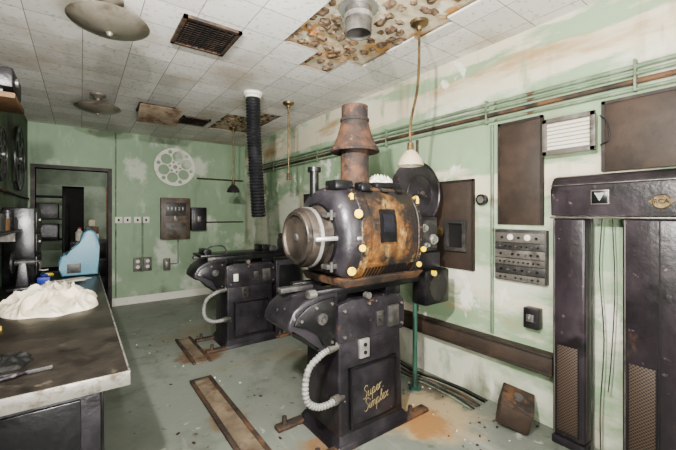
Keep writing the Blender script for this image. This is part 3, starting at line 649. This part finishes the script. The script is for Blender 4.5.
for k in range(7):
    pts=[]
    for q in range(10):
        y_=3.5-q*.225; drop=.30*max(0,1-q/6)
        pts.append((X-.04-.030*k-.05*(1+math.sin(q*1.35+.15*k))*.6, y_, .012+drop*(.5+.05*k)+.010*abs(math.sin(q*1.7+k*1.3))))
    conduit(pts,(.006,.008,.005,.009,.006,.007,.005)[k],(m_dgrey,m_black2,m_pipe,m_rust2,m_steel,m_dgrey,m_pipe)[k],'loose messy cable trailing along wall base',5,'loose cables at wall base','loose_cable','cable')
conduit([(X-.012,1.46,.53),(X-.012,1.46,2.12)],.012,m_pipe,'vertical conduit beside the amplifier')
conduit([(X-.012,2.2,.53),(X-.012,2.2,2.13)],.012,m_rust2,'rusty vertical conduit beside port cover')
conduit([(X-.03,.765,2.03),(X-.03,.73,1.98),(X-.03,.72,1.88),(X-.03,.765,1.85)],.0035,m_black2,'thin black cable looping off beige fixture',5)
t=Thing('junction_box','rusty steel junction box tipped on floor by wall','box',(2.36,1.22,0))
R_=Euler((rad(14),rad(-12),rad(24))).to_matrix()
def jo(v): return Vector((2.37,1.20,.125))+R_@Vector(v)
t.part(MB().obox(jo((0,0,0)),(.22,.20,.16),R_,.006),'box_body',m_rust2)
t.part(MB().obox(jo((-.115,0,0)),(.012,.18,.14),R_,.003),'box_cover',m_port)
t.part(MB().cyl(jo((0,0,.08)),jo((0,0,.10)),.03),'knockout_fitting',m_steel)

# tall cabinet
t=Thing('equipment_cabinet','tall worn purplish-black amplifier cabinet with open recess','cabinet',(2.46,.62,0))
xf=2.41; xb=2.525
y0,y1=.06,.985
hp=t.part(MB().prism([(xf-.004,1.425),(xf-.004,1.585),(xf+.0,1.615),(xf+.012,1.645),(xf+.032,1.665),(xf+.055,1.672),(xb,1.672),(xb,1.425)],'y',y0-.01,y1+.008,.014,4),'header',m_cab)
t.part(MB().box(xf-.010,xf+.02,y0-.012,y1+.010,1.408,1.420,.003),'trim_strip',m_steel,hp)
t.part(MB().box(xf-.010,xf+.0,y0-.008,y1+.006,1.610,1.616,.001),'trim_strip',m_steel,hp)
for (a,b) in ((.805,.985),(.35,.63),(.06,.34)):
    pl=t.part(MB().box(xf,xb,a,b,.05,1.41,.016,3),'pillar',m_cab)
    g1=b-.03; g0=g1-.112
    t.part(MB().box(xf-.004,xf+.004,g0,g1,.09,.62,.003),'perforated_grille',m_perf,pl)
    t.part(MB().box(xf-.006,xf+.004,g0-.006,g0,.08,.63),'grille_edge',m_dark,pl)
    t.part(MB().box(xf-.006,xf+.004,g1,g1+.006,.08,.63),'grille_edge',m_dark,pl)
    t.part(MB().box(xf-.003,xf+.01,b-.016,b-.011,.06,1.40),'bright_edge',m_steel,pl)
    if b-a>.2: t.part(MB().box(xf-.003,xf+.006,a+.12,a+.126,.06,1.40),'panel_seam',m_dark,pl)
    t.part(MB().box(xf-.01,xb,a,b,0,.05,.005),'plinth',m_black,pl)
t.part(MB().box(xf+.07,xf+.085,.634,.642,0,1.41),'recess_rail',m_dgrey); t.part(MB().box(xf+.07,xf+.085,.790,.798,0,1.41),'recess_rail',m_dgrey)
t.part(MB().tube([(xf+.06,.74,1.41),(xf+.055,.75,1.1),(xf+.06,.73,.7),(xf+.05,.745,.3),(xf+.07,.75,.01)],.0035,6,5),'hanging_wire',m_dgrey)
t.part(MB().tube([(xf+.06,.69,1.41),(xf+.065,.68,1.0),(xf+.06,.695,.6),(xf+.06,.71,.4)],.003,6,5),'hanging_wire',m_dgrey)
e1=t.part(MB().box(xf-.012,xf-.002,.685,.775,1.49,1.575,.003),'emblem_plate',m_steel)
t.part(MB().box(xf-.014,xf-.011,.692,.768,1.497,1.568,.002),'emblem_inset',m_black2,e1)
t.part(MB().prism([(.705,1.558),(.755,1.558),(.73,1.510)],'x',xf-.017,xf-.013),'emblem_triangle',m_bright,e1)
em=t.part(MB().lathe([(0,.010),(.034,.010),(.038,.006),(.038,0)],(xf-.003,.465,1.50),(-1,0,0),32),'round_emblem',m_brass,None,'dull aged brass winged badge')
t.part(MB().prism([(.41,1.50),(.43,1.515),(.50,1.515),(.52,1.50),(.50,1.485),(.43,1.485)],'x',xf-.010,xf-.003),'emblem_wing',m_brass,em)
text_mesh('RCA',.032,(xf-.0145,.465,1.50),RX,m_dark,'emblem_lettering',t,em)

# ---------------------------------------------------------------- bench
t=Thing('work_bench','long dark metal bench with worn top along wall','bench',(-.2,3.4,0))
tp=t.part(MB().box(XL+.002,.165,1.75,5.25,.715,.76,.006),'bench_top',m_bench)
t.part(MB().box(XL+.002,.172,1.742,1.752,.70,.762,.002),'top_edge',m_edge,tp); t.part(MB().box(.164,.172,1.745,5.25,.70,.762,.002),'top_edge',m_edge,tp)
bd=t.part(MB().box(XL+.01,.07,1.82,5.18,.0,.715,.006),'bench_body',m_black)
for k in range(4):
    d_=t.part(MB().box(.07,.085,1.9+k*.82,2.65+k*.82,.1,.66,.004),'drawer_front',m_black2); t.part(MB().tube([(.085,2.15+k*.82,.55),(.11,2.17+k*.82,.55),(.11,2.38+k*.82,.55),(.085,2.4+k*.82,.55)],.006,8,3),'handle',m_steel,d_)
t.part(MB().box(-.52,.0,1.805,1.82,.08,.66,.004),'end_panel',m_black2,bd)
def crumple(cx,cy,z0,sx,sy,h,mat,name,lab,cat,seed=0,n=70,freq=6,rot=0):
    m_=MB(); vs=[];fs=[]
    for i in range(n+1):
        for j in range(n+1):
            u=-1+2*i/n; v=-1+2*j/n
            r=math.hypot(u,v); th=math.atan2(v,u)
            k=max(abs(u),abs(v))
            uu,vv=(u*k/r,v*k/r) if r>0 else (0,0)
            edge=.86+.26*noise.noise(Vector((math.cos(th)*1.7+seed,math.sin(th)*1.7,seed)))
            px=uu*edge; py=vv*edge
            e=max(0,1-k**3)**.6
            q=Vector((px*freq*.22+seed,py*freq*.22,seed*2.1)); wq=noise.noise(q*1.1+Vector((9,2,1)))*1.3
            rid=1-abs(noise.noise(Vector((q.x*.9+wq,q.y*1.5,5+seed))))*2.6
            rid2=1-abs(noise.noise(Vector((q.x*2.4+wq,q.y*1.3,2))))*2.4
            base_=.55+.45*noise.noise(Vector((px*1.2+seed,py*1.2,8)))
            hh=h*e*(.42*base_+.38*max(0,rid)**2+.20*max(0,rid2)**2)
            x=px*sx; y=py*sy
            vs.append((cx+x*math.cos(rot)-y*math.sin(rot),cy+x*math.sin(rot)+y*math.cos(rot),z0+.002+max(0,hh)))
    for i in range(n):
        for j in range(n): fs.append((i*(n+1)+j,(i+1)*(n+1)+j,(i+1)*(n+1)+j+1,i*(n+1)+j+1))
    m_._new(vs,fs); o=m_.obj(name,mat,(cx,cy,z0)); o['label']=lab; o['category']=cat
    for p in o.data.polygons: p.use_smooth=True
    return o
crumple(-.18,3.45,.76,.33,.55,.20,m_cloth,'cloth','rumpled off-white cloth spread on dark bench','cloth',1.3,110,9)
crumple(-.30,2.15,.76,.16,.13,.05,m_dark,'rag','crumpled black rag lying on dark bench','rag',4.1,40,7)
crumple(1.74,1.86,1.656,.11,.10,.09,m_paper,'crumpled_paper','pale crumpled paper lying on top of projector lamphouse','paper',2.7,40,9)
t=Thing('pliers','dark steel pliers lying on bench','pliers',(-.2,1.97,.762))
t.part(MB().tube([(-.34,1.90,.772),(-.24,1.93,.772),(-.17,1.965,.772)],.008,8),'plier_handle',m_black); t.part(MB().tube([(-.34,1.97,.772),(-.25,1.96,.772),(-.17,1.955,.772)],.008,8),'plier_handle',m_black)
t.part(MB().prism([(-.18,1.945),(-.10,1.955),(-.10,1.965),(-.18,1.98)],'z',.763,.78,.002),'plier_jaw',m_dgrey)
t=Thing('tape_roll','small yellow tape roll on bench','tape',(-.40,2.80,.76))
t.part(MB().lathe2([(.018,0),(.03,0),(.03,.02),(.018,.02)],(-.40,2.80,.761),(0,0,1),20),'tape_ring',m_yellow)
t=Thing('film_rewinder','dark steel bench film rewinder on the bench','rewinder',(-.42,4.25,.76))
t.part(MB().box(-.52,-.34,4.10,4.40,.761,.79,.006).loft((-.47,-.38,4.2,4.3,.79),(-.45,-.40,4.22,4.28,1.0),.004),'rewinder_base',m_black)
t.part(MB().cyl((-.48,4.25,1.0),(-.34,4.25,1.0),.03).lathe([(0,0),(.10,0),(.10,.015),(0,.015)],(-.50,4.25,1.0),(1,0,0)),'rewinder_gear',m_dgrey)
t.part(MB().tube([(-.34,4.25,1.0),(-.30,4.25,1.0),(-.30,4.16,.93),(-.24,4.16,.93)],.009,8,2),'crank',m_steel)
t=Thing('equipment_case','dark metal equipment case standing on the bench by the wall','case',(-.45,4.75,.76))
b=t.part(MB().box(-.595,-.36,4.5,5.1,.761,1.50,.01),'case_body',m_black2)
for z in (.85,1.07,1.29): 
    q=t.part(MB().box(-.36,-.35,4.55,5.05,z,z+.17,.003),'case_drawer',m_dgrey); t.part(MB().box(-.35,-.335,4.74,4.86,z+.08,z+.1),'handle',m_steel,q)
t=Thing('parts_tray','grey metal parts tray on the bench','tray',(-.48,2.6,.76))
t.part(MB().box(-.59,-.47,2.42,2.75,.761,.767).box(-.59,-.58,2.42,2.75,.767,.80).box(-.48,-.47,2.42,2.75,.767,.80).box(-.59,-.47,2.42,2.43,.767,.80).box(-.59,-.47,2.74,2.75,.767,.80),'tray_body',m_steel)
t=Thing('plastic_chair','grey-blue moulded plastic chair shell at bench end','chair',(.02,4.95,.76))
bp=[(.155,.765),(.165,.95),(.168,1.08),(.160,1.17),(.135,1.235),(.095,1.265),(.055,1.262),(.022,1.235),(.002,1.19),(-.012,1.12),(-.035,1.06),(-.08,1.025),(-.135,1.01),(-.175,.98),(-.195,.92),(-.19,.85),(-.17,.765)]
cs=MB().prism(bp,'y',4.76,5.12,.022,5)
t.part(cs,'chair_shell',m_blue)
t.part(MB().box(-.12,.0,4.752,4.762,.80,.90,.004),'side_recess',m_dgrey)
solo(MB().tube([(-.32,4.62,.80),(-.28,4.55,.83),(-.24,4.62,.82),(-.26,4.70,.80),(-.31,4.70,.80),(-.32,4.62,.80)],.018,10,5),'yellow_cable',m_yellow,'coiled yellow cable on bench near blue chair','cable',(-.28,4.62,.78))
solo(MB().box(-.34,-.24,4.40,4.50,.761,.83,.01).cyl((-.29,4.45,.83),(-.29,4.45,.85),.03),'small_case',m_deep,'small dark blue case on bench','box',(-.28,4.45,.76))
for k in range(5):
    x_=-.20+.04*k; y_=4.35+.03*(k%3)
    solo(MB().obox((x_,y_,.765+.006*k),(.21,.15,.004),Euler((0,0,rad(13*k-20))).to_matrix()),'paper_sheet',m_paper,'yellowed loose paper sheet on bench','paper',(x_,y_,.765),'loose papers')
reel((-.570,5.45,2.08),'x',.37,m_black,'film_reel','large dark film reel hung on stained wall',5,.27,.6)
reel((-.575,4.35,1.98),'x',.24,m_black,'film_reel','smaller dark film reel hung on stained wall',5,.27,.6)
t=Thing('wall_cabinet','dark metal box with wooden rail mounted high on wall','cabinet',(-.48,3.3,2.2))
t.part(MB().box(-.60,-.36,3.12,3.52,2.27,2.40,.01),'cabinet_body',m_black)
t.part(MB().box(-.60,-.345,3.08,3.54,2.19,2.225,.004),'wooden_rail',m_wood)
t.part(MB().box(-.60,-.42,3.2,3.24,2.225,2.27),'bracket',m_steel); t.part(MB().box(-.60,-.42,3.4,3.44,2.225,2.27),'bracket',m_steel)
t.part(MB().cyl((-.36,3.25,2.335),(-.345,3.25,2.335),.03),'dial',m_steel)
conduit([(-.586,2.0,1.66),(-.586,6.4,1.66)],.014,m_rust2,'rusty conduit along stained wall')
t=Thing('wall_shelf','narrow dark steel shelf bracketed above the bench','shelf',(-.5,3.5,1.28))
t.part(MB().box(-.60,-.44,2.6,4.4,1.28,1.30,.003),'shelf_board',m_black)
for y_ in (2.8,4.1): t.part(MB().box(-.60,-.46,y_,y_+.03,1.2,1.28),'shelf_bracket',m_steel)
for k,(y_,h_) in enumerate(((3.0,.16),(3.25,.12),(3.5,.18),(3.75,.14),(3.98,.1),(4.2,.17))):
    solo(MB().lathe([(0,0),(.045,0),(.045,h_*.9),(.04,h_*.92),(.04,h_),(0,h_)],(-.52,y_,1.301),(0,0,1),18),'metal_can',[m_dgrey,m_rust2,m_black,m_dgrey,m_wood,m_black][k],'old metal can on narrow wall shelf','can',(-.52,y_,1.3),'cans on the wall shelf')

# ---------------------------------------------------------------- floor things
t=Thing('floor_channel','rusty steel floor channel with dusty inset plate','floor plate',(.83,2.4,0))
for q in ((.745,.775,1.85,3.15),(.895,.925,1.85,3.15),(.775,.895,3.12,3.15)): t.part(MB().box(q[0],q[1],q[2],q[3],.0,.022,.003),'channel_rim',m_rust2)
t.part(MB().box(.775,.895,1.85,3.12,.001,.012),'inset_plate',m_dust)
t=Thing('floor_channel','short rusty steel floor channel by the far pedestal','floor plate',(.98,4.0,0))
for q in ((.86,.89,3.5,4.3),(1.0,1.03,3.5,4.3)): t.part(MB().box(q[0],q[1],q[2],q[3],.0,.022,.003),'channel_rim',m_rust2)
t.part(MB().box(.89,1.0,3.5,4.3,.001,.012),'inset_plate',m_dust)
for k in range(150):
    x_=random.uniform(1.85,2.5); y_=random.uniform(1.1,3.2)
    if k%4==0: x_=random.uniform(.4,1.2); y_=random.uniform(1.9,5)
    s_=random.uniform(.004,.013)
    solo(MB().obox((x_,y_,s_*.35),(s_*random.uniform(1,2.4),s_,s_*.6),Euler((0,0,random.uniform(0,3))).to_matrix()),'debris_chip',(m_paper,m_rust2,m_grey)[k%3],'small flake of fallen debris on floor','debris',(x_,y_,0),'floor debris')

# ---------------------------------------------------------------- light
def area(loc,tgt,size,power,col=(1,.97,.92)):
    l=bpy.data.lights.new('area','AREA'); l.energy=power; l.size=size; l.color=col
    o=bpy.data.objects.new('area_light',l); o.location=loc; C.objects.link(o)
    o.rotation_euler=(Vector(tgt)-Vector(loc)).to_track_quat('-Z','Y').to_euler(); return o
area((-.38,.35,2.35),(2.2,2.6,1.2),.10,140)
area((1.6,-.9,1.5),(1.4,2.0,2.7),.8,46)
area((.3,-.2,1.2),(.5,2.8,2.74),.5,74)
area((.3,-.9,1.5),(1.5,2.0,.9),.3,22)
w=bpy.data.worlds.new('w'); bpy.context.scene.world=w; w.use_nodes=True
w.node_tree.nodes['Background'].inputs[0].default_value=(1,.97,.93,1); w.node_tree.nodes['Background'].inputs[1].default_value=.12
l=bpy.data.lights.new('p','POINT'); l.energy=26; l.shadow_soft_size=.1; o=bpy.data.objects.new('beyond_fill',l); o.location=(.9,7.6,2.3); C.objects.link(o)  # point light: added fill for the space past the doorway, no real bulb
l=bpy.data.lights.new('p2','SPOT'); l.energy=320; l.spot_size=rad(75); l.spot_blend=.6; l.shadow_soft_size=.025; o=bpy.data.objects.new('fill_lamp',l); o.location=(.0,.3,2.3); C.objects.link(o)
o.rotation_euler=(Vector((1.6,5.5,1.4))-o.location).to_track_quat('-Z','Y').to_euler()
try: bpy.context.scene.view_settings.look='AgX - Medium High Contrast'
except Exception as ex: print('look', ex)

# ---------------------------------------------------------------- camera
cd=bpy.data.cameras.new('camera'); cam=bpy.data.objects.new('camera',cd); C.objects.link(cam)
cd.sensor_width=36; cd.lens=350/676*36; cd.shift_y=-10/676; cd.clip_start=.05
cam.location=(0,0,1.43); cam.rotation_euler=(rad(90),0,rad(-36.3))
bpy.context.scene.camera=cam
